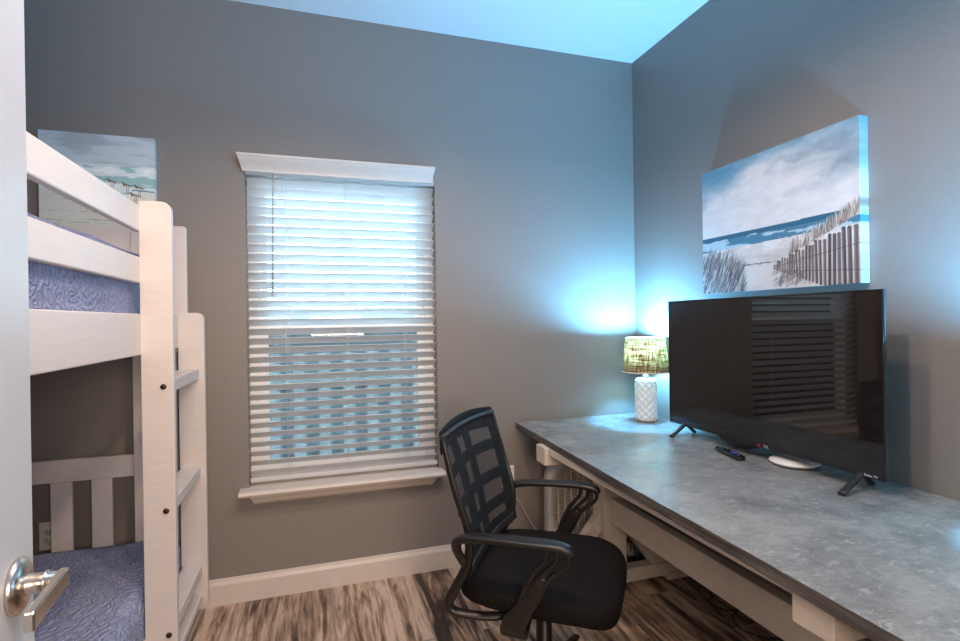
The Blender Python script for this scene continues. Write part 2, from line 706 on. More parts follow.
baseboard('baseboard_back', 'back', XL, 0)
baseboard('baseboard_right', 'right', YF, -0.016)
baseboard('baseboard_left', 'left', YF, -0.016)
b = bm_new()
box(b, DX0 - .06, DX0, YF, YF + .016, 0, 2.12, bev=.003)
box(b, DX1, DX1 + .06, YF, YF + .016, 0, 2.12, bev=.003)
box(b, DX0 - .06, DX1 + .06, YF, YF + .016, 2.06, 2.12, bev=.003)
struct('trim_1', b, 'trim')

# ------------------------------------------------------------------ window
win = struct('window_1')
b = bm_new()
for (x0, x1, z0, z1) in ((WX0, WX0 + .045, WZ0 + .008, WZ1), (WX1 - .045, WX1, WZ0 + .008, WZ1), (WX0 + .045, WX1 - .045, WZ0 + .008, WZ0 + .05), (WX0 + .045, WX1 - .045, WZ1 - .045, WZ1)):
    box(b, x0, x1, .085, .135, z0, z1, bev=.003)
obj('window_frame', b, 'vinyl', win)
ZM = 1.235
b = bm_new()
for (x0, x1, z0, z1) in ((WX0 + .045, WX0 + .085, WZ0 + .10, ZM - .02), (WX1 - .085, WX1 - .045, WZ0 + .10, ZM - .02),
                         (WX0 + .045, WX1 - .045, WZ0 + .05, WZ0 + .10), (WX0 + .045, WX1 - .045, ZM - .02, ZM + .025)):
    box(b, x0, x1, .088, .112, z0, z1, bev=.003)
obj('lower_sash', b, 'vinyl', win)
b = bm_new()
for (x0, x1, z0, z1) in ((WX0 + .045, WX0 + .08, ZM + .02, WZ1 - .08), (WX1 - .08, WX1 - .045, ZM + .02, WZ1 - .08),
                         (WX0 + .045, WX1 - .045, WZ1 - .08, WZ1 - .045), (WX0 + .045, WX1 - .045, ZM - .015, ZM + .02)):
    box(b, x0, x1, .113, .133, z0, z1, bev=.003)
obj('upper_sash', b, 'vinyl', win)
obj('glass_pane', one(WX0 + .08, WX1 - .08, .098, .102, WZ0 + .09, ZM - .01), 'glass', win)
obj('glass_pane', one(WX0 + .075, WX1 - .075, .121, .125, ZM + .01, WZ1 - .075), 'glass', win)
obj('insect_screen', one(WX0 + .045, WX1 - .045, .1345, .1355, WZ0 + .05, ZM), 'screen_mesh', win)
# stool and apron
b = bm_new()
prof = [(.085, .488), (-.070, .488), (-.079, .492), (-.083, .500), (-.079, .508), (-.070, .5125), (.085, .5125)]
box(b, WX0 + .001, WX1 - .001, -.001, .085, .500, .5125)
b2 = bm_new()
prism(b2, [(-.001, .488), (-.070, .488), (-.079, .492), (-.083, .500), (-.079, .508), (-.070, .5125), (-.001, .5125)], 'x', -2.107, -1.161)
o_sill = obj('window_sill', b2, 'trim', win)
obj('inner_sill', b, 'trim', win)
b = bm_new()
top = [(-2.062, -.060), (-1.200, -.060)]
pr = [(0, .488), (-.052, .488), (-.050, .478), (-.040, .468), (-.032, .452), (-.018, .440), (0, .436)]
n = len(pr)
A, B = [], []
for i, (y, z) in enumerate(pr):
    k = abs(y) / .052
    inset = .022 * (1 - (z - .436) / .052)
    A.append(b.verts.new((-2.066 + inset, y, z)))
    B.append(b.verts.new((-1.196 - inset, y, z)))
b.faces.new(A)
b.faces.new(B[::-1])
for i in range(n):
    b.faces.new([A[i], B[i], B[(i + 1) % n], A[(i + 1) % n]])
bmesh.ops.recalc_face_normals(b, faces=b.faces)
obj('window_apron', b, 'trim', win)

# ------------------------------------------------------------------ outside: fence, neighbour's wall, ground
tag(obj('picket_fence', None or (lambda b: ([box(b, -4.6 + .19 * i, -4.6 + .19 * i + .09, 1.75, 1.775, -.45, 1.02, bev=.004) for i in range(34)],
                                            box(b, -4.65, 1.9, 1.776, 1.80, .05, .13), box(b, -4.65, 1.9, 1.776, 1.80, .78, .86), b)[-1])(bm_new()), 'fence'),
    'pale picket fence outside, glimpsed between the lower blind slats', 'fence')
b = bm_new()
for i in range(11):
    z = -.45 + .17 * i
    prism(b, [(3.20, z), (3.175, z), (3.195, z + .17), (3.20, z + .17)], 'x', -6.5, 3.2)
box(b, -6.5, 3.2, 3.2, 3.3, -.45, 1.42)
tag(obj('neighbouring_wall', b, 'siding'), 'grey-blue lap-sided wall beyond the fence outside the window', 'wall')
g = obj('ground', one(-9, 6, .16, 12, -.50, -.45), 'ground')
g['kind'] = 'structure'

# ------------------------------------------------------------------ blind
bl = thing('window_blind', 'white slatted horizontal blind with moulded valance, lowered over the window', 'blind', (-1.625, 0.03, WZ1))
BX0, BX1 = -2.062 + 1.625, -1.184 + 1.625       # relative
BX0w, BX1w = WX0 + .002, WX1 - .002


def rel(o, root):
    """mesh is written in world coordinates: shift into root's space"""
    inv = Matrix.Translation(root.location) @ Matrix.Rotation(root.rotation_euler.z, 4, 'Z')
    o.data.transform(inv.inverted())
    return o


b = bm_new()
pv = [(-.004, 1.962), (-.022, 1.962), (-.024, 1.972), (-.030, 1.985), (-.040, 1.998), (-.050, 2.010), (-.056, 2.022), (-.060, 2.024), (-.060, 2.034), (-.004, 2.034)]
A, B = [], []
for (y, z) in pv:
    ins = .0 + (.022 * (1 - (z - 1.962) / .072))
    A.append(b.verts.new((-2.098 + ins, y, z)))
    B.append(b.verts.new((-1.186 - ins * .6, y, z)))
n = len(pv)
b.faces.new(A)
b.faces.new(B[::-1])
for i in range(n):
    b.faces.new([A[i], B[i], B[(i + 1) % n], A[(i + 1) % n]])
bmesh.ops.recalc_face_normals(b, faces=b.faces)
rel(obj('valance', b, 'trim', bl), bl)
rel(obj('headrail', one(BX0w, BX1w, .005, .06, 1.955, 1.997), 'slat', bl), bl)
TH = math.radians(37)
b = bm_new()
PITCH = .0437
NS = 32
for i in range(NS):
    zc = 1.925 - i * PITCH
    W2 = .0255
    m_ = Matrix.Translation((0, .036, zc)) @ Matrix.Rotation(-TH, 4, 'X')
    # gently crowned slat: inner edge (towards room) higher
    prof = []
    for k in range(7):
        y = -W2 + 2 * W2 * k / 6
        prof.append((y, .0022 * (1 - (y / W2) ** 2) + .0015))
    for k in range(6, -1, -1):
        y = -W2 + 2 * W2 * k / 6
        prof.append((y, .0022 * (1 - (y / W2) ** 2) - .0015))
    jit = random.uniform(-.001, .001)
    prism(b, prof, 'x', BX0w + .003, BX1w - .003 + jit, mat=m_)
rel(obj('slats', b, 'slat', bl), bl)
rel(obj('bottom_rail', one(BX0w + .002, BX1w - .002, .012, .062, .529, .549, bev=.004), 'slat', bl), bl)
b = bm_new()
for x in (-1.90, -1.625, -1.345):
    for y in (.0105,):
        tube(b, [(x, y, 1.96), (x, y - .002, 1.2), (x, y, .55)], .0011, 6)
        tube(b, [(x + .012, y, 1.96), (x + .012, y - .002, 1.2), (x + .012, y, .55)], .0007, 6)
rel(obj('ladder_cords', b, 'white_plastic', bl), bl)
b = bm_new()
tube(b, [(-1.946, .000, 1.962), (-1.948, -.004, 1.90), (-1.956, -.006, 1.40)], .0042, 6)
lathe(b, [(0, -.008), (.006, -.006), (.006, .006), (0, .008)], (-1.956, -.006, 1.398), 10)
rel(obj('tilt_wand', b, 'cord_pale', bl), bl)

# ------------------------------------------------------------------ door (open, at the left edge)
E = Vector((-2.125, -1.772, 0))         # latch edge on the visible face
ud = Vector((.10, -.995, 0)).normalized()
ang = math.atan2(ud.y, ud.x)
# local frame: x along the door from latch to hinge, y = away from the visible face
door = struct('door_1')
door.location = E
door.rotation_euler = (0, 0, ang)
# visible face normal should point to +x world
nrm = Vector((-ud.y, ud.x, 0))          # local +y in world = rotate ud by 90deg
b = bm_new()
sgn = 1 if nrm.x > 0 else -1            # local y pointing into the room side
y_out = 0.0
y_in = -sgn * .035
box(b, 0, .80, min(y_out, y_in), max(y_out, y_in), .01, 2.03, bev=.002)
obj('door_panel', b, 'door', door)
for (z0, z1) in ((.25, .85), (1.15, 1.85)):
    b = bm_new()
    box(b, .14, .66, min(0, sgn * .004), max(0, sgn * .004), z0, z1, bev=.003)
    obj('raised_panel', b, 'door', door)
hx, hz = .056, .955
hd = obj('door_handle', (lambda b: (lathe(b, [(0, 0), (.033, 0), (.0335, .003), (.032, .006), (.028, .009), (.020, .0115), (.013, .0125), (0, .0125)], (hx, 0, hz), 40, axis='y'), b)[-1])(bm_new()), 'nickel', door)
b = bm_new()
lathe(b, [(.0135, .010), (.0125, .018), (.0125, .028), (.0138, .029), (.0138, .031), (.0105, .032), (.0105, .050), (0, .0505)], (hx, 0, hz), 28, axis='y')
box(b, hx - .010, hx + .104, .040, .0505, hz - .0105, hz + .0105, bev=.002)
o = obj('lever', b, 'nickel', hd)
if sgn < 0:
    for q in (hd, o):
        q.data.transform(Matrix.Scale(-1, 4, (0, 1, 0)))
        q.data.flip_normals()

# ================================================================== BUNK BED
XR = -2.314          # outer face of the long rails
YB, YN = -0.035, -2.14
BT = 1.675
bunk = thing('bunk_bed', 'tall white wooden twin bunk bed with built-in ladder against the back wall', 'bunk bed', (-2.85, -1.1, 0))


def bp(name, b, mat='bunk', parent=None):
    o = obj(name, b, mat, parent or bunk)
    rel(o, bunk)
    return o


XBK = -3.36
for (ya, yb_) in ((YB - .075, YB - .035), (YN + .02, YN + .06)):
    for (xa, xb_) in ((-2.495, XR - .026), (XBK, XBK + .12)):
        b = bm_new()
        prism(b, rounded_rect(xa, xb_, 0, BT, (0, 0, .02, .02)), 'y', ya, yb_, bev=.003)
        bp('post', b)
# outer corner board of the upper bunk's far end
b = bm_new()
prism(b, rounded_rect(XR - .03, -2.288, 1.15, BT + .008, (.0, .0, .012, 0)), 'y', -.118, -.092, bev=.003)
bp('corner_board', b)
# rails on the open side and on the wall side
for (z0, z1, nm) in ((1.575, 1.660, 'guard_rail'), (1.405, 1.490, 'guard_rail'), (1.169, 1.304, 'side_board'), (.10, .235, 'side_board')):
    ya = -.615 if z0 > 1.35 else -.092
    bp(nm, one(XR - .024, XR, YN + .02, ya, z0, z1, bev=.004))
    bp(nm, one(XBK - .002, XBK + .02, YN + .06, YB - .075, z0, z1, bev=.004))
# end panels
for (ya, yb_) in ((YB - .068, YB - .044), (YN + .028, YN + .052)):
    hb = bp('headboard', one(XBK + .12, -2.495, ya, yb_, .640, .730, bev=.003))
    bp('lower_rail', one(XBK + .12, -2.495, ya, yb_, .12, .30, bev=.003))
    x = -2.503 - .139 * 0
    for k in range(6):
        xs = -2.577 - .139 * k + .0
        x0s = -2.650 - .139 * k
        if x0s < XBK + .13:
            break
        s = obj('slat', one(x0s, xs, ya + .004, yb_ - .004, .28, .65, bev=.003), 'bunk', hb)
        rel(s, bunk)
    hu = bp('headboard', one(XBK + .12, -2.36, ya, yb_, 1.14, BT - .004, bev=.004))
# ladder
lad = []


def stile(y0, y1, z0, z1, x1, name='ladder_stile'):
    b = bm_new()
    prism(b, rounded_rect(XR - .002, x1, z0, z1, (.0, .035, .03, .0)), 'y', y0, y1, bev=.002)
    return bp(name, b)


st1 = stile(-.640, -.612, .06, BT, -2.222)
st2 = stile(-.155, -.127, .075, 1.315, -2.218)
for z in (1.062, .650, .238):
    bm_ = bm_new()
    lathe(bm_, [(0, .006), (.006, .0055), (.009, .003), (.0095, 0), (0, 0)], (-2.252 + (1.06 - z) * .006, -.640, z), 14, mat=None, axis='y')
    o = obj('bolt', bm_, 'bolt', st1)
    # flip outward (towards -y)
    o.data.transform(Matrix.Translation((0, -.64, 0)) @ Matrix.Scale(-1, 4, (0, 1, 0)) @ Matrix.Translation((0, .64, 0)))
    o.data.flip_normals()
    rel(o, bunk)
    bp('ladder_rung', one(XR + .002, -2.238, -.613, -.154, z - .026, z + .018, bev=.004))
bp('ladder_rung', one(XR + .002, -2.238, -.613, -.154, .105, .135, bev=.004))
# mattress bases
bp('mattress_base', one(XBK + .02, XR - .024, YN + .06, -.112, 1.19, 1.215))
bp('mattress_base', one(XBK + .02, XR - .024, YN + .06, -.112, .15, .175))

tag(obj('mattress', one(XBK + .03, XR - .045, YN + .07, -.125, 1.216, 1.45, bev=.03), 'mattress'),
    'mattress on the upper bunk, under its blue quilt', 'mattress')
tag(obj('mattress', one(XBK + .03, XR - .045, YN + .07, -.125, .176, .33, bev=.03), 'mattress'),
    'mattress on the lower bunk, under its blue quilt', 'mattress')


def quilt(name, label, z, zlow, bumpy):
    """quilt lying over a mattress, its edges hanging at the sides"""
    rnd = random.Random(int(z * 100))
    x0, x1, y0, y1 = XBK + .024, XR - (.030 if z > 1 else .006), YN + .062, -.118
    nx, ny = 40, 70
    hx_ = z - zlow
    us = [-hx_ + (x1 - x0 + 2 * hx_) * i / nx for i in range(nx + 1)]
    vs = [-hx_ + (y1 - y0 + 2 * hx_) * j / ny for j in range(ny + 1)]
    b = bm_new()
    G = []
    ph = [rnd.uniform(0, 6) for _ in range(6)]
    for u in us:
        row = []
        for v in vs:
            px = min(max(u, 0), x1 - x0)
            py = min(max(v, 0), y1 - y0)
            dx, dy = max(-u, u - (x1 - x0), 0), max(-v, v - (y1 - y0), 0)
            drop = max(dx, dy)
            inx = min(px, x1 - x0 - px) if drop == 0 else 0
            iny = min(py, y1 - y0 - py) if drop == 0 else 0
            edge = min(inx, iny)
            rd = .035
            fall = 0 if edge > rd else rd - math.sqrt(max(0, rd * rd - (rd - edge) ** 2))
            wob = bumpy * (math.sin(px * 7 + ph[0]) * math.sin(py * 5 + ph[1]) + .5 * math.sin(px * 17 + py * 13 + ph[2]))
            zz = z - fall * .9 + wob * (1 if edge > .02 else .3) - (drop if drop > 0 else 0)
            zz = max(zz, zlow)
            row.append(b.verts.new((x0 + px, y0 + py, zz)))
        G.append(row)
    for i in range(nx):
        for j in range(ny):
            f = b.faces.new([G[i][j], G[i + 1][j], G[i + 1][j + 1], G[i][j + 1]])
            f.smooth = True
    bmesh.ops.remove_doubles(b, verts=b.verts, dist=1e-5)
    bmesh.ops.recalc_face_normals(b, faces=b.faces)
    o = obj(name, b, 'quilt')
    sm = o.modifiers.new('thick', 'SOLIDIFY')
    sm.thickness = .008
    sm.offset = -1
    return tag(o, label, 'quilt')


quilt('quilt', 'embossed blue quilt on the upper bunk behind the guard rails', 1.520, 1.225, .004)
quilt('quilt', 'embossed blue quilt covering the lower bunk beside the ladder', .380, .238, .010)

# ================================================================== PAINTINGS


def lin(c):
    c = np.asarray(c, float) / 255.
    return np.where(c <= 0.04045, c / 12.92, ((c + .055) / 1.055) ** 2.4)


def fbm(h, w, sx, sy, seed, octs=5):
    rs = np.random.RandomState(seed)
    out = np.zeros((h, w))
    amp, tot = 1.0, 0
    for o in range(octs):
        gx, gy = max(2, int(sx * 2 ** o)), max(2, int(sy * 2 ** o))
        g = rs.rand(gy + 2, gx + 2)
        yy = np.linspace(0, gy, h)
        xx = np.linspace(0, gx, w)
        yi, xi = yy.astype(int), xx.astype(int)
        fy, fx = (yy - yi)[:, None], (xx - xi)[None, :]
        fy, fx = fy * fy * (3 - 2 * fy), fx * fx * (3 - 2 * fx)
        a = g[yi][:, xi]
        b_ = g[yi][:, xi + 1]
        c = g[yi + 1][:, xi]
        d = g[yi + 1][:, xi + 1]
        out += amp * (a * (1 - fx) * (1 - fy) + b_ * fx * (1 - fy) + c * (1 - fx) * fy + d * fx * fy)
        tot += amp
        amp *= .5
    return out / tot


def blend(img, mask, col):
    img[:] = img * (1 - mask[..., None]) + np.array(col, float) * mask[..., None]


def stroke(img, u0, v0, u1, v1, w, col, a=1.0, w1=None):
    h, wd, _ = img.shape
    w1 = w if w1 is None else w1
    U = (np.arange(wd) + .5) / wd
    V = (np.arange(h) + .5) / h
    pad = max(w, w1) * 1.5 + .005
    i0, i1 = int(max(0, (min(u0, u1) - pad) * wd)), int(min(wd, (max(u0, u1) + pad) * wd + 1))
    j0, j1 = int(max(0, (min(v0, v1) - pad) * h)), int(min(h, (max(v0, v1) + pad) * h + 1))
    if i1 <= i0 or j1 <= j0:
        return
    uu, vv = np.meshgrid(U[i0:i1], V[j0:j1])
    du, dv = u1 - u0, v1 - v0
    L = du * du + dv * dv + 1e-12
    t = np.clip(((uu - u0) * du + (vv - v0) * dv) / L, 0, 1)
    d = np.hypot(uu - u0 - t * du, vv - v0 - t * dv)
    ww = w + (w1 - w) * t
    m = np.clip((ww - d) / .003 + .5, 0, 1) * a
    sub = img[j0:j1, i0:i1]
    blend(sub, m, col)


def paint_beach(w=300, h=215):
    rs = np.random.RandomState(3)
    img = np.zeros((h, w, 3))
    V, U = np.meshgrid((np.arange(h) + .5) / h, (np.arange(w) + .5) / w, indexing='ij')
    hor = .55 - .005 * U
    n1 = fbm(h, w, 3, 5, 11)
    n2 = fbm(h, w, 5, 9, 12)
    n3 = fbm(h, w, 14, 26, 13)
    img[:] = (214, 208, 208)
    sky = V < hor
    dark = np.clip((n1 - .50 - .10 * (V - .15) * 6) * 5, 0, 1) * np.clip((.42 - V) * 5, 0, 1)
    blend(img, dark * .75, (120, 140, 155))
    tl = np.clip((.38 - V - .55 * U + .25 * (n2 - .5)) * 4, 0, 1)
    blend(img, tl * .85, (86, 136, 160))
    bandc = np.clip(1 - np.abs(V - (.26 - .16 * U) - .12 * (n2 - .5)) / .05, 0, 1) * np.clip((n1 - .40) * 5, 0, 1) * np.clip(1.3 - np.abs(U - .35) * 2.2, 0, 1)
    blend(img, bandc * .55, (112, 122, 132))
    bandr = np.clip(1 - np.abs(V - .20 - .2 * (n1 - .5)) / .07, 0, 1) * np.clip((U - .5) * 4, 0, 1)
    blend(img, bandr * .5, (118, 138, 152))
    tr = np.clip((.10 - V + .15 * (n2 - .5)) * 10, 0, 1)
    blend(img, tr * .7, (104, 146, 168))
    img += (n3[..., None] - .5) * 22
    # sea
    sea = (V >= hor) & (V < hor + .115 - .02 * U)
    blend(img, sea * 1.0, (70, 118, 142))
    deep = (V >= hor) & (V < hor + .035)
    blend(img, deep * .8, (38, 86, 112))
    foam = sea & (fbm(h, w, 7, 40, 21) > .53) & (V > hor + .03)
    blend(img, foam * .75, (200, 214, 222))
    # beach
    sand = V >= hor + .115 - .02 * U
    blend(img, sand * 1.0, (206, 198, 194))
    blend(img, sand * np.clip((n2 - .48) * 3, 0, .6), (176, 164, 158))
    wet = sand & (V < hor + .17) & (n3 > .5)
    blend(img, wet * .5, (226, 224, 226))
    for k in range(26):
        u = .27 + .3 * rs.rand()
        stroke(img, u, .80 + .012 * rs.rand(), u + .03, .80 + .012 * rs.rand(), .003, (120, 108, 104), .7)
    # path shadows at right of the path
    for k in range(160):
        u = .52 + .22 * rs.rand()
        v = .80 + .19 * rs.rand()
        stroke(img, u, v, u + .03 * rs.rand(), v - .012, .004, [(126, 126, 136), (158, 146, 138), (190, 184, 184)][rs.randint(3)], .5)
    # dune top at right
    for k in range(420):
        u = .62 + .38 * rs.rand() ** .8
        base = .80 - .22 * (u - .60) / .4 - .02 * rs.rand()
        hgt = .03 + .07 * rs.rand()
        c = [(218, 208, 200), (140, 118, 106), (190, 176, 164), (96, 80, 74)][rs.randint(4)]
        stroke(img, u, base, u + .02 * rs.rand() - .004, base - hgt, .003, c, .8, .001)
    # picket fence: slats grow towards the right
    u = .535
    k = 0
    while u < 1.02:
        t = (u - .535) / .465
        topv = .83 - .19 * t ** .85 + .012 * math.sin(k * 2.1)
        botv = .86 + .22 * t
        wdt = .0035 + .0075 * t
        c = [(84, 66, 62), (104, 84, 78), (70, 58, 58)][k % 3]
        stroke(img, u, botv, u + .004 * math.sin(k), topv, wdt, c, .95)
        stroke(img, u - wdt * .7, botv, u - wdt * .7, topv + .01, .0016, (168, 150, 142), .7)
        u += .010 + .021 * t
        k += 1
    stroke(img, .56, .84, 1.0, .76, .0016, (60, 52, 54), .8)
    stroke(img, .60, .88, 1.0, .92, .0016, (60, 52, 54), .8)
    # grass, bottom left
    for k in range(1100):
        u = .31 * rs.rand() ** 1.1
        env = .66 + .10 * (u / .28) ** 2
        base = env + .10 + (1.0 - env) * rs.rand()
        L = .06 + .10 * rs.rand()
        lean = .005 + .045 * rs.rand()
        c = [(66, 58, 62), (98, 84, 80), (140, 124, 116), (190, 182, 178), (56, 52, 60), (120, 104, 98)][rs.randint(6)]
        stroke(img, u - .01, min(base, 1.02), u + lean, base - L, .0035, c, .85, .0008)
    # sparse tufts at the bottom right
    for k in range(60):
        u = .56 + .14 * rs.rand()
        v = .92 + .07 * rs.rand()
        stroke(img, u, v, u + .012, v - .05, .002, (120, 104, 98), .7)
    return np.clip(img, 0, 255)


def paint_birds(w=190, h=190):
    rs = np.random.RandomState(9)
    img = np.zeros((h, w, 3))
    V, U = np.meshgrid((np.arange(h) + .5) / h, (np.arange(w) + .5) / w, indexing='ij')
    n = fbm(h, w, 3, 16, 5)
    img[:] = (176, 186, 192)
    blend(img, np.clip((n - .45) * 4, 0, .7), (142, 152, 158))
    sea = np.clip((V - .28) * 20, 0, 1)
    blend(img, sea, (196, 206, 206))
    wv = fbm(h, w, 5, 18, 6)
    blend(img, sea * ((wv > .56) & (V < .52)) * .7, (112, 160, 160))
    blend(img, sea * (wv < .40) * .6, (222, 226, 222))
    sand = np.clip((V - .55 + .04 * np.sin(U * 7)) * 14, 0, 1)
    blend(img, sand, (196, 196, 186))
    for k in range(26):
        u, v = rs.rand() * .8, .60 + .38 * rs.rand()
        c = [(120, 162, 150), (150, 146, 104), (162, 178, 168)][rs.randint(3)]
        stroke(img, u, v, u + .10 + .12 * rs.rand(), v + .01 * rs.rand(), .004, c, .7)
    # wading birds
    for (u, v, s) in ((.46, .47, 1), (.60, .47, 1.1), (.73, .50, 1.1), (.84, .52, 1.2), (.80, .60, 1.2), (.36, .52, .8)):
        stroke(img, u, v, u + .05 * s, v + .012, .014 * s, (96, 82, 74), .95, .006)
        stroke(img, u + .004, v + .012, u + .04 * s, v + .018, .008 * s, (206, 196, 178), .9, .004)
        stroke(img, u, v, u - .014 * s, v - .022, .008 * s, (110, 94, 84), .95)
        stroke(img, u - .018 * s, v - .022, u - .042 * s, v - .014, .002, (40, 36, 36), .9)
        for q in (0, .016):
            stroke(img, u + .018 + q, v + .02, u + .014 + q, v + .075 * s, .0022, (56, 52, 50), .85)
        stroke(img, u - .02, v + .08 * s, u + .05, v + .082 * s, .004, (84, 120, 140), .6)
    stroke(img, .80, .55, .99, .56, .007, (52, 110, 146), .8)
    stroke(img, .55, .72, .80, .715, .004, (60, 70, 84), .6)
    return np.clip(img * 1.12, 0, 255)


def canvas(name, img, w, h, depth, label, loc, rotz, cat='painting'):
    """gallery-wrapped canvas; local x to the right, z up, front face at y=-depth; the image wraps over the sides"""
    H_, W_, _ = img.shape
    lin_img = lin(img)
    root = thing(name, label, cat, loc, rotz)
    xs = [(-1)] + [i / W_ for i in range(W_ + 1)] + [2]
    b = bm_new()
    lay = b.loops.layers.float_color.new('paint')
    cols = [('s', 0.0)] + [('f', i / W_) for i in range(W_ + 1)] + [('s', 1.0)]
    rows = [('s', 0.0)] + [('f', j / H_) for j in range(H_ + 1)] + [('s', 1.0)]
    G = []
    for (rk, v) in rows:
        r_ = []
        for (ck, u) in cols:
            back = rk == 's' or ck == 's'
            r_.append(b.verts.new((u * w, 0 if back else -depth, h - v * h)))
        G.append(r_)
    for j in range(len(rows) - 1):
        for i in range(len(cols) - 1):
            jj = min(max(j - 1, 0), H_ - 1)
            ii = min(max(i - 1, 0), W_ - 1)
            vs = [G[j][i], G[j + 1][i], G[j + 1][i + 1], G[j][i + 1]]
            corner = (j in (0, len(rows) - 2)) and (i in (0, len(cols) - 2))
            if corner:
                # collapse the degenerate corner patch
                uniq = []
                for q in vs:
                    if all((q.co - p.co).length > 1e-7 for p in uniq):
                        uniq.append(q)
                vs = uniq
                if len(vs) < 3:
                    continue
            f = b.faces.new(vs)
            c = lin_img[jj, ii]
            for lp in f.loops:
                lp[lay] = (c[0], c[1], c[2], 1)
    bmesh.ops.recalc_face_normals(b, faces=b.faces)
    obj('canvas', b, 'paint', root)
    bb = bm_new()
    for q in ((0.003, .03, .003, h - .003), (w - .03, w - .003, .003, h - .003), (.03, w - .03, .003, .03), (.03, w - .03, h - .03, h - .003)):
        box(bb, q[0], q[1], -depth + .008, -.0012, q[2], q[3])
    obj('stretcher_frame', bb, 'block_wood', root)
    return root


# local x must run towards the viewer's right: on the right wall that is -y
canvas('canvas_painting', paint_beach(), .733, .558, .040, 'wide canvas of a sandy beach with dune fence, on the wall above the television', (-.001, -.603, 1.372), -PI / 2)
canvas('canvas_painting', paint_birds(), .415, .415, .030, 'small square canvas of shore birds, on the wall behind the bunk bed', (-2.838, -.001, 1.657), 0)

# ================================================================== DESK
DZ = .725
desk = thing('desk', 'long white trestle desk with a worn grey top along the right wall', 'desk', (-.42, -1.1, 0))
b = bm_new()
top_pts = [(-.006, -.045), (-.772, -.045), (-.815, -1.094), (-.830, -1.619), (-.850, -2.05), (-.866, -2.42), (-.006, -2.42)]
prism(b, [(x, y) for x, y in top_pts], 'z', DZ - .030, DZ)
bmesh.ops.subdivide_edges(b, edges=[e for e in b.edges if e.calc_length() > .3 and abs(e.verts[0].co.z - e.verts[1].co.z) < 1e-4 and e.verts[0].co.x < -.7 and e.verts[1].co.x < -.7], cuts=24)
rj = random.Random(5)
for v in b.verts:
    if v.co.x < -.7:
        v.co.x += rj.uniform(-.0012, .0012)
for f in b.faces:
    f.material_index = 0 if f.normal.z > .9 else 1
bmesh.ops.recalc_face_normals(b, faces=b.faces)
b.normal_update()
for f in b.faces:
    f.material_index = 0 if f.normal.z > .9 else 1


def dp(name, b, mat='desk_wood', parent=None):
    o = obj(name, b, mat, parent or desk)
    rel(o, desk)
    return o


dp('desktop', b, ['desktop', 'edge'])
zt = DZ - .030
dp('long_rail', one(-.796, -.756, -1.735, -.500, zt - .031, zt, bev=.002))
dp('long_rail', one(-.075, -.035, -2.30, -.10, zt - .040, zt, bev=.002))
for yc in (-.4475, -1.7875):
    y0, y1 = yc - .0475, yc + .0475
    cb = dp('cross_beam', one(-.812, -.02, y0, y1, zt - .078, zt, bev=.003), 'block_wood')
    dp('post', one(-.520, -.405, y0 - .004, y1 + .004, .07, zt - .078, bev=.003))
    dp('foot_beam', one(-.80, -.03, y0 + .018, y1 - .018, .022, .085, bev=.003))
    for xa, xb_ in ((-.80, -.66), (-.17, -.03)):
        dp('foot_block', one(xa, xb_, y0 + .010, y1 - .010, 0, .034, bev=.003))
    for s in (-1, 1):
        xc = -.4625
        xa = xc + s * .0575
        xe = xc + s * .30
        b = bm_new()
        pts = [(xa, .37), (xe, .085), (xe - s * .085, .085), (xa, .285)]
        prism(b, pts, 'y', y0 + .024, y1 - .024, bev=.002)
        dp('brace', b)
dp('stretcher', one(-.490, -.450, -1.738, -.498, .325, .440, bev=.003))

# ================================================================== TABLE LAMPS


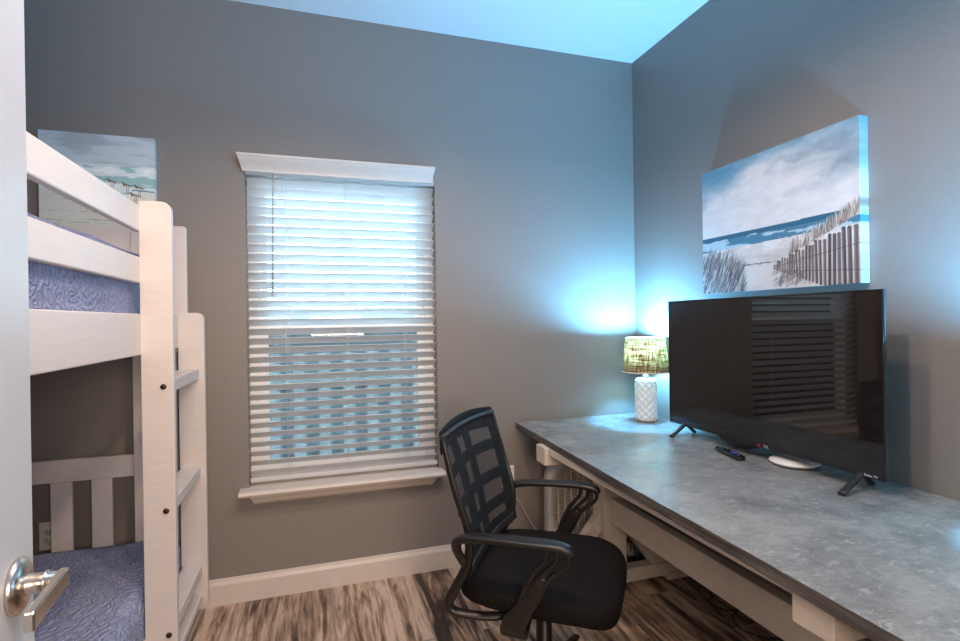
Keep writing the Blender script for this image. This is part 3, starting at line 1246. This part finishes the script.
def make_lamp(label, loc, power):
    t = thing('table_lamp', label, 'lamp', loc, 0, None)
    b = bm_new()
    # textured ceramic cylinder: diamond relief
    R, HB = .052, .225
    seg, rows = 96, 84
    tmp_rings = []
    for j in range(rows + 1):
        z = HB * j / rows
        edge = min(z, HB - z)
        r = R - .014 * max(0, 1 - edge / .016) ** 2
        ring = []
        for k in range(seg):
            a = 2 * PI * k / seg
            p = (a / (2 * PI) * 10 + z / .0365) % 1.0
            q = (a / (2 * PI) * 10 - z / .0365) % 1.0
            d = min(min(p, 1 - p), min(q, 1 - q))
            dd = min(1, d / .20)
            rel_ = .0065 * (1 - dd) + (.004 * max(0, 1 - (max(abs(p - .5), abs(q - .5))) / .16)) if .012 < z < HB - .012 else 0.003
            # a small raised stud in the middle of each diamond
            ring.append(b.verts.new(((r + rel_) * math.cos(a), (r + rel_) * math.sin(a), z)))
        tmp_rings.append(ring)
    for A, B in zip(tmp_rings, tmp_rings[1:]):
        for k in range(seg):
            f = b.faces.new([A[k], A[(k + 1) % seg], B[(k + 1) % seg], B[k]])
            f.smooth = True
    b.faces.new(tmp_rings[0][::-1])
    b.faces.new(tmp_rings[-1])
    base = obj('base', b, 'ceramic', t)
    b = bm_new()
    lathe(b, [(.016, .224), (.016, .238), (.010, .242), (.010, .262), (.017, .264), (.017, .300), (0, .301)], seg=20)
    obj('socket', b, 'nickel', t)
    b = bm_new()
    RB, RT, z0, z1 = .120, .100, .258, .432
    lathe(b, [(RB, z0), (RT, z1)], seg=64)
    sh = obj('lamp_shade', b, 'shade', t)
    sm = sh.modifiers.new('thick', 'SOLIDIFY')
    sm.thickness = .0015
    for (rr_, z) in ((RB, z0), (RT, z1)):
        b = bm_new()
        lathe(b, [(rr_ - .003, z - .002), (rr_ + .0015, z - .002), (rr_ + .0015, z + .004), (rr_ - .003, z + .004), (rr_ - .003, z - .002)], seg=64)
        obj('shade_trim', b, 'fan_grille', sh)
    b = bm_new()
    for k in range(3):
        a = 2 * PI * k / 3 + .4
        tube(b, [(.012 * math.cos(a), .012 * math.sin(a), .300), (RT * .97 * math.cos(a), RT * .97 * math.sin(a), z1 - .012)], .0016, 6)
    obj('shade_spider', b, 'nickel', sh)
    b = bm_new()
    lathe(b, [(.010, .300), (.014, .312), (.026, .335), (.029, .350), (.024, .368), (.012, .377), (0, .379)], seg=24)
    bulb = obj('bulb', b, 'bulb', t)
    bulb.visible_shadow = True
    for dz_ in (.405,):
        l = D.lights.new('lamp_light', 'POINT')
        l.energy = power
        l.color = BULB
        l.shadow_soft_size = .028
        lo = D.objects.new('lamp_light', l)
        lo.location = (0, 0, dz_)
        lo.parent = t
        COL.objects.link(lo)
    l = D.lights.new('lamp_light_low', 'POINT')
    l.energy = power * .04
    l.color = BULB
    l.shadow_soft_size = .035
    lo = D.objects.new('lamp_light_low', l)
    lo.location = (.0, .0, .318)
    lo.parent = t
    COL.objects.link(lo)
    return t


make_lamp('white quilted-relief ceramic table lamp with burlap shade, in the desk corner behind the television', (-.122, -.262, DZ + .0005), 86)
make_lamp('matching table lamp on the near end of the desk, out past the television', (-.142, -2.02, DZ + .0005), 150)

# ================================================================== TELEVISION
tv = thing('television', 'large black flat-screen television, switched off, standing on the desk', 'television', (-.172, -1.007, DZ), -.004)
TW, TZ0, TZ1 = .982, .046, .617       # width, bottom and top above the desk
# local: build in world offsets (x depth, y width)
b = bm_new()
box(b, .004, .012, -TW / 2, TW / 2, TZ0, TZ1, bev=.003)
box(b, .012, .062, -TW / 2 + .10, TW / 2 - .10, TZ0 + .01, TZ0 + .33, bev=.010)
obj('casing', b, 'black', tv)
b = bm_new()
Bz = .007
for (ya, yb_, za, zb) in ((-TW / 2, TW / 2, TZ1 - Bz, TZ1), (-TW / 2, TW / 2, TZ0, TZ0 + .015), (-TW / 2, -TW / 2 + Bz, TZ0 + .015, TZ1 - Bz), (TW / 2 - Bz, TW / 2, TZ0 + .015, TZ1 - Bz)):
    box(b, -.002, .0045, ya, yb_, za, zb, bev=.0012)
obj('bezel', b, 'black_gloss', tv)
obj('screen', one(-.0003, .0042, -TW / 2 + Bz, TW / 2 - Bz, TZ0 + .015, TZ1 - Bz), 'tv_screen', tv)
for s in (-1, 1):
    b = bm_new()
    y0 = s * .415 + (-.02 if s > 0 else 0)
    yo = y0 - .030
    for (xe, ye) in ((-.105 if s < 0 else -.082, y0 - .020 * 1), (.075, y0 + .02)):
        sweep(b, smooth_path([(.012, y0, TZ0 + .008, .011, .008), ((.012 + xe) / 2, (y0 + ye) / 2, .030, .010, .006), (xe, ye, .006, .011, .0055)], 6), (0, 0, 1), 10, .5)
    obj('stand_leg', b, 'black', tv)
b = bm_new()
prism(b, [(-.02, TZ0 + .001), (.19, TZ0 + .001), (.17, TZ0 - .014), (.10, TZ0 - .032), (.03, TZ0 - .026)], 'x', .002, .028, bev=.002)
o = obj('receiver_housing', b, 'black_gloss', tv)
o2 = obj('indicator', one(-.0032, .0, -.038, -.024, TZ0 + .002, TZ0 + .010, bev=.001), 'red', tv)
o2['label'] = 'small red indicator mark'


def text_mesh(name, body, size, parent, loc, rot, mat):
    cu = D.curves.new(name, 'FONT')
    cu.body = body
    cu.size = size
    cu.extrude = .0003
    cu.align_x = 'CENTER'
    cu.align_y = 'CENTER'
    to = D.objects.new(name + '_src', cu)
    COL.objects.link(to)
    bpy.context.view_layer.update()
    dg = bpy.context.evaluated_depsgraph_get()
    me = D.meshes.new_from_object(to.evaluated_get(dg))
    D.objects.remove(to)
    me.materials.clear()
    me.materials.append(MAT[mat])
    o = D.objects.new(name, me)
    COL.objects.link(o)
    o.parent = parent
    o.location = loc
    o.rotation_euler = rot
    return o


# faces -x: text runs towards -y as seen from the room
text_mesh('maker_mark', 'TCL', .013, tv, (-.0026, -.064, TZ0 + .0065), (PI / 2, 0, -PI / 2), 'print_white')
text_mesh('corner_mark', 'Roku TV', .0115, tv, (-.0026, -TW / 2 + .042, TZ0 + .0065), (PI / 2, 0, -PI / 2), 'print_white')

# ------------------------------------------------------------------ remote and round dish
rc = thing('remote_control', 'small black remote control with purple arrow pad on the desk before the television', 'remote control', (-.236, -.958, DZ + .0005), math.radians(-103.5))
b = bm_new()
superbox(b, 0, 0, .0085, .090, .0225, .0085, .55, .55, 40, 14)
obj('body', b, 'black_gloss', rc)
b = bm_new()
box(b, .016, .042, -.0045, .0045, .0155, .0185, bev=.001)
box(b, .0245, .0335, -.013, .013, .0155, .0185, bev=.001)
obj('arrow_pad', b, 'purple', rc)
for (x, y, mt) in ((-.052, -.009, 'teal'), (-.052, .009, 'teal'), (-.036, -.009, 'teal'), (-.036, .009, 'teal'), (-.006, -.009, 'black'), (-.006, .009, 'black'), (.060, 0, 'teal')):
    obj('button', one(x - .0055, x + .0055, y - .004, y + .004, .0155, .0178, bev=.001), mt, rc)
dish = thing('round_dish', 'shallow round white dish on the desk under the television', 'dish', (-.118, -1.142, DZ + .0005))
b = bm_new()
lathe(b, [(0, 0), (.055, 0), (.070, .003), (.0815, .010), (.082, .0125), (.078, .0165), (.055, .0215), (0, .0245)], seg=56)
obj('dish_body', b, 'white_plastic', dish)

# ================================================================== BOX FAN
fan = thing('box_fan', 'upright white box fan standing under the far end of the desk', 'fan', (-.405, -.195, 0))
FW, FH, FD = .52, .545, .085
b = bm_new()
outer = rounded_rect(-FW / 2, FW / 2, .012, FH, (.05, .05, .10, .10), 8)
inner = rounded_rect(-FW / 2 + .013, FW / 2 - .013, .034, FH - .022, (.03, .03, .085, .085), 8)
n = len(outer)
for (ya, yb_) in ((-FD / 2, FD / 2),):
    Oa = [b.verts.new((x, ya, z)) for x, z in outer]
    Ob = [b.verts.new((x, yb_, z)) for x, z in outer]
    Ia = [b.verts.new((x, ya, z)) for x, z in inner]
    Ib = [b.verts.new((x, yb_, z)) for x, z in inner]
    for i in range(n):
        j = (i + 1) % n
        f = b.faces.new([Oa[i], Oa[j], Ob[j], Ob[i]])
        f.smooth = True
        b.faces.new([Oa[i], Ia[i], Ia[j], Oa[j]])
        b.faces.new([Ob[i], Ob[j], Ib[j], Ib[i]])
        f = b.faces.new([Ia[i], Ib[i], Ib[j], Ia[j]])
        f.smooth = True
bmesh.ops.recalc_face_normals(b, faces=b.faces)
obj('housing', b, 'fan_shell', fan)


def grille(y):
    b = bm_new()
    zc0, zc1 = .034, FH - .022
    k = 0
    z = zc0 + .008
    while z < zc1 - .004:
        hw = FW / 2 - .014
        if z > FH - .022 - .085:
            q = z - (FH - .022 - .085)
            hw -= .085 - math.sqrt(max(0, .085 ** 2 - q ** 2))
        box(b, -hw, hw, y - .0015, y + .0015, z - .0017, z + .0017)
        z += .0098
    for i in range(-6, 7):
        x = i * .036
        zt_ = zc1 if abs(x) < .16 else zc1 - .02 - (abs(x) - .16) * .7
        box(b, x - .0025, x + .0025, y - .003, y + .002, zc0, zt_)
    lathe(b, [(0, -.006), (.035, -.005), (.040, 0), (.040, .003), (0, .003)], (0, y - .001, .285), 28, axis='y')
    return b


obj('front_grille', grille(-FD / 2 + .006), 'fan_grille', fan)
obj('rear_grille', grille(FD / 2 - .006), 'fan_grille', fan)
b = bm_new()
lathe(b, [(0, -.03), (.045, -.03), (.05, -.02), (.05, .03), (0, .03)], (0, 0, .285), 28, axis='y')
for k in range(5):
    a = 2 * PI * k / 5 + .2
    m_ = Matrix.Translation((0, 0, .285)) @ Matrix.Rotation(a, 4, 'Y') @ Matrix.Rotation(math.radians(32), 4, 'X')
    prism(b, [(.04, -.03), (.12, -.055), (.20, -.07), (.215, -.02), (.20, .045), (.12, .035), (.04, .02)], 'y', -.0015, .0015, mat=m_)
obj('fan_blades', b, 'fan_blade', fan)
for s in (-1, 1):
    obj('foot', one(s * .19 - .03, s * .19 + .03, -.085, .085, 0, .016, bev=.004), 'fan_shell', fan)
obj('knob', (lambda b: (lathe(b, [(0, -.012), (.012, -.012), (.014, 0), (0, 0)], (FW / 2 - .045, -FD / 2 + .003, FH - .05), 20, axis='y'), b)[-1])(bm_new()), 'fan_blade', fan)

# ================================================================== OUTLETS AND CORDS


def outlet(label, x, z):
    t = thing('wall_outlet', label, 'outlet', (x, -.0005, z))
    b = bm_new()
    box(b, -.035, .035, -.006, 0, -.058, .058, bev=.004)
    obj('cover_plate', b, 'white_plastic', t)
    for s in (-1, 1):
        b = bm_new()
        lathe(b, [(0, -.0075), (.0165, -.0075), (.0172, -.006), (.0172, -.004), (0, -.004)], (0, 0, s * .0195), 28, axis='y')
        r_ = obj('receptacle', b, 'ceramic', t)
        b = bm_new()
        for dx in (-.006, .006):
            box(b, dx - .001, dx + .001, -.0082, -.0074, s * .0195 - .001, s * .0195 + .007)
        lathe(b, [(0, -.0082), (.0022, -.0082), (.0022, -.0074), (0, -.0074)], (0, 0, s * .0195 - .008), 10, axis='y')
        obj('slots', b, 'cable', r_)
    return t


outlet('white electrical outlet on the wall behind the lower bunk slats', -2.832, .400)
outlet('white electrical outlet on the wall between the office chair and the fan', -.803, .430)

b = bm_new()
tube(b, smooth_path([(-.803, -.012, .410), (-.790, -.035, .36), (-.735, -.030, .27), (-.68, -.03, .17), (-.60, -.04, .07), (-.56, -.06, .006), (-.50, -.09, .005), (-.44, -.11, .018)], 8), .003, 8)
lathe(b, [(0, -.016), (.010, -.015), (.012, 0), (0, 0)], (-.803, -.008, .410), 16, axis='y')
tag(obj('fan_cord', b, 'cord_pale'), 'thin pale power cord hanging from the outlet down towards the box fan', 'cord')
b = bm_new()
tube(b, smooth_path([(-.03, -.55, .004), (-.07, -.66, .004), (-.13, -.71, .004), (-.11, -.78, .004), (-.05, -.80, .004)], 8), .003, 8)
tube(b, smooth_path([(-.05, -.80, .004), (-.12, -.84, .004), (-.15, -.92, .005), (-.11, -.99, .004), (-.06, -1.02, .004), (-.04, -1.15, .004)], 8), .003, 8)
tag(obj('floor_cable', b, 'cable'), 'thin black cord looping on the floor under the desk by the right wall', 'cable')
ps = thing('power_strip', 'dark power strip with plugs on the floor under the desk behind the trestle', 'power strip', (-.27, -.335, 0), .1)
obj('strip_body', one(-.11, .11, -.022, .022, 0, .032, bev=.006), 'black', ps)
for k in range(4):
    obj('plug', one(-.09 + .047 * k, -.062 + .047 * k, -.014, .014, .032, .062 + .01 * (k % 2), bev=.004), 'cable', ps)
b = bm_new()
for k in range(3):
    tube(b, smooth_path([(-.075 + .047 * k, 0, .07), (-.07 + .047 * k, .01, .12), (-.03 + .03 * k, .01, .15 + .02 * k), (.05 + .02 * k, 0, .10), (.09 + .01 * k, -.005, .03)], 6), .004, 6)
obj('plug_cords', b, 'cable', ps)

# ================================================================== OFFICE CHAIR
ch = thing('office_chair', 'black mesh-back office chair with armrests pulled up to the desk', 'chair', (-1.075, -1.045, 0), math.radians(-38))
# seat
b = bm_new()


def seat_fn(p):
    x, y, z = p
    z2 = z
    if z > 0:
        z2 = z - .012 * math.exp(-((x) ** 2 + y ** 2) / .02)
    # waterfall front edge
    if x > .12:
        z2 -= .9 * (x - .12) ** 2 * 2.2
    w = 1 - .10 * max(0, -x / .25)
    return (x, y * w, z2)


superbox(b, .01, 0, .455, .245, .250, .042, .45, .42, 72, 28, seat_fn)
obj('seat', b, 'seat', ch)
obj('seat_pan', (lambda b: (superbox(b, .01, 0, .420, .205, .205, .014, .4, .4, 40, 10), b)[-1])(bm_new()), 'black', ch)
# side frames of the back: from the top of the back down, round under the seat
for s in (-1, 1):
    b = bm_new()
    pts = [(-.248, s * .226, .910, .005, .007), (-.240, s * .231, .88, .006, .008), (-.208, s * .232, .76, .007, .010), (-.172, s * .222, .64, .009, .012),
           (-.174, s * .222, .55, .010, .014), (-.212, s * .228, .47, .011, .015), (-.236, s * .226, .420, .012, .015), (-.215, s * .222, .394, .014, .011),
           (-.13, s * .205, .388, .013, .008), (-.06, s * .18, .392, .012, .007), (.0, s * .13, .404, .012, .006)]
    sweep(b, smooth_path(pts, 7), (1, 0, .3), 14, .7)
    obj('back_frame', b, 'black_arm', ch)

def back_pt(t, u):
    """t 0..1 bottom to top, u -1..1 across"""
    z = .53 + t * (.915 - .53)
    xs = -.160 - .044 * t - .048 * t * t
    curve = -.018 * (1 - u * u)
    hw = .222 + .010 * min(1, t * 1.6)
    return Vector((xs + curve + .004, u * hw, z + .006 * (1 - u * u) * t))


b = bm_new()
sweep(b, [(*back_pt(1.0, -1 + 2 * i / 16), .008, .008) for i in range(17)], (0, 0, 1), 14, .7)
obj('top_bar', b, 'black', ch)


def patch(us, ts, off=0.0):
    b = bm_new()
    G = [[b.verts.new(back_pt(t, u) + Vector((off, 0, 0))) for u in us] for t in ts]
    for j in range(len(ts) - 1):
        for i in range(len(us) - 1):
            f = b.faces.new([G[j][i], G[j][i + 1], G[j + 1][i + 1], G[j + 1][i]])
            f.smooth = True
    return b


b = patch([-1 + 2 * i / 24 for i in range(25)], [i / 20 for i in range(21)])
o = obj('back_mesh', b, 'chair_mesh', ch)
b = bm_new()
# rib lattice behind the mesh: curved uprights and crossbars
for tz, hw_ in ((.950, .038), (.70, .021), (.44, .021), (.20, .021), (.01, .030)):
    pts = [(*(back_pt(tz + .03 * (1 - uu_ * uu_), uu_) + Vector((-.012, 0, 0))), .005, hw_) for uu_ in [-.97 + 1.94 * i / 16 for i in range(17)]]
    sweep(b, pts, (0, 0, 1), 10, .5)
for uc in (-.52, -.02, 1.25):
    for dd in (0,):
        pts = []
        for i in range(15):
            t = i / 14
            u = min(.90, uc * (1.0 - .28 * (1 - t))) + dd
            p = back_pt(t, u) + Vector((-.013, 0, 0))
            pts.append((p.x, p.y, p.z, .024, .005))
        sweep(b, pts, (1, 0, 0), 10, .5)
obj('back_ribs', b, 'rib_black', ch)
# lower support plate between the frames
b = patch([-1 + 2 * i / 16 for i in range(17)], [-.02, .0, .03, .05], .002)
o = obj('lower_back_panel', b, 'black', ch)
sm = o.modifiers.new('thick', 'SOLIDIFY')
sm.thickness = .006
# arms
for s in (-1, 1):
    b = bm_new()
    pts = [(-.178, s * .232, .545, .011, .012), (-.200, s * .242, .590, .013, .013), (-.192, s * .252, .622, .017, .013), (-.150, s * .262, .640, .022, .012),
           (-.060, s * .266, .649, .025, .010), (.040, s * .268, .653, .026, .010), (.090, s * .266, .653, .025, .010), (.130, s * .265, .646, .021, .012), (.143, s * .265, .630, .017, .012)]
    sweep(b, smooth_path(pts, 7), (0, 0, 1), 14, .65)
    obj('armrest', b, 'black_arm', ch)
    # two short bridges and an outer strut gather into one blade running down to the seat
    b = bm_new()
    for (xt, zt2, xm, zm) in ((.138, .632, .082, .560), (.108, .642, .056, .560), (.080, .645, .042, .575)):
        pts = [(xt, s * .268, zt2, .013, .007), (xt - .006, s * .268, zt2 - .030, .012, .006), (xm, s * .267, zm, .012, .008), (xm - .026, s * .267, zm - .05, .012, .008), (xm - .045, s * .266, zm - .09, .008, .005)]
        sweep(b, smooth_path(pts, 6), (1, 0, 0), 10, .6)
    pts = [(.066, s * .267, .565, .010, .012), (.052, s * .267, .540, .013, .020), (.030, s * .266, .500, .013, .022), (.004, s * .264, .455, .013, .027), (-.018, s * .262, .420, .012, .034), (-.024, s * .258, .395, .011, .040), (-.022, s * .245, .382, .011, .036), (-.015, s * .17, .388, .009, .022)]
    sweep(b, smooth_path(pts, 6), (1, 0, 0), 12, .55)
    obj('arm_support', b, 'black_arm', ch)
b = bm_new()
box(b, -.10, .12, -.07, .07, .375, .412, bev=.01)
obj('tilt_mechanism', b, 'black', ch)
b = bm_new()
lathe(b, [(0, .12), (.030, .12), (.031, .21), (.026, .212), (.025, .31), (.020, .312), (.019, .376), (0, .376)], seg=28)
obj('gas_lift', b, 'black_arm', ch)
b = bm_new()
sweep(b, [(.03, .05, .392, .006, .004), (.03, .22, .385, .006, .004), (.03, .28, .38, .012, .005)], (0, 0, 1), 8)
obj('height_lever', b, 'black', ch)
b = bm_new()
lathe(b, [(0, .085), (.040, .085), (.044, .10), (.036, .125), (0, .13)], seg=28)
for k in range(5):
    a = 2 * PI * k / 5 + math.radians(8)
    ca, sa = math.cos(a), math.sin(a)
    sweep(b, smooth_path([(.03 * ca, .03 * sa, .105, .022, .016), (.15 * ca, .15 * sa, .098, .018, .013), (.28 * ca, .28 * sa, .078, .013, .010), (.300 * ca, .300 * sa, .074, .012, .008)], 5), (0, 0, 1), 12, .6)
hub = obj('star_base', b, 'black_arm', ch)
for k in range(5):
    a = 2 * PI * k / 5 + math.radians(8)
    ca, sa = math.cos(a), math.sin(a)
    m_ = Matrix.Translation((.285 * ca, .285 * sa, 0)) @ Matrix.Rotation(a + .8, 4, 'Z')
    b = bm_new()
    for s in (-1, 1):
        lathe(b, [(0, -.008), (.022, -.008), (.026, -.004), (.026, .004), (.022, .008), (0, .008)], (0, s * .013, .026), 22, m_, 'y')
    box(b, -.010, .022, -.006, .006, .030, .060, m_, bev=.003)
    lathe(b, [(0, .05), (.006, .05), (.006, .078), (0, .078)], (0, 0, 0), 12, m_)
    obj('caster', b, 'black', ch)

# ================================================================== CEILING FIXTURE (above the picture)
cf = thing('ceiling_light', 'ceiling light bar with three warm bulbs in the middle of the room, above the picture', 'ceiling light', (-1.45, -1.5, H))
b = bm_new()
lathe(b, [(0, 0), (.075, 0), (.075, -.02), (.06, -.03), (0, -.03)], seg=32)
tube(b, [(0, 0, -.02), (0, 0, -.12)], .01, 10)
for (xb, yb) in BULBS:
    x, y = xb + 1.45, yb + 1.5
    tube(b, [(0, 0, -.12), (x, y, -.12)], .008, 8)
    tube(b, [(x, y, -.12), (x, y, -.20)], .010, 8)
obj('fixture_arms', b, 'nickel', cf)

for (xb, yb) in BULBS:
    b = bm_new()
    lathe(b, [(.020, -.195), (.045, -.205), (.075, -.235), (.105, -.272), (.107, -.272), (.077, -.232), (.046, -.201), (.020, -.191)], (xb + 1.45, yb + 1.5, 0), 32)
    obj('glass_shade', b, 'white_plastic', cf)

bpy.context.view_layer.update()
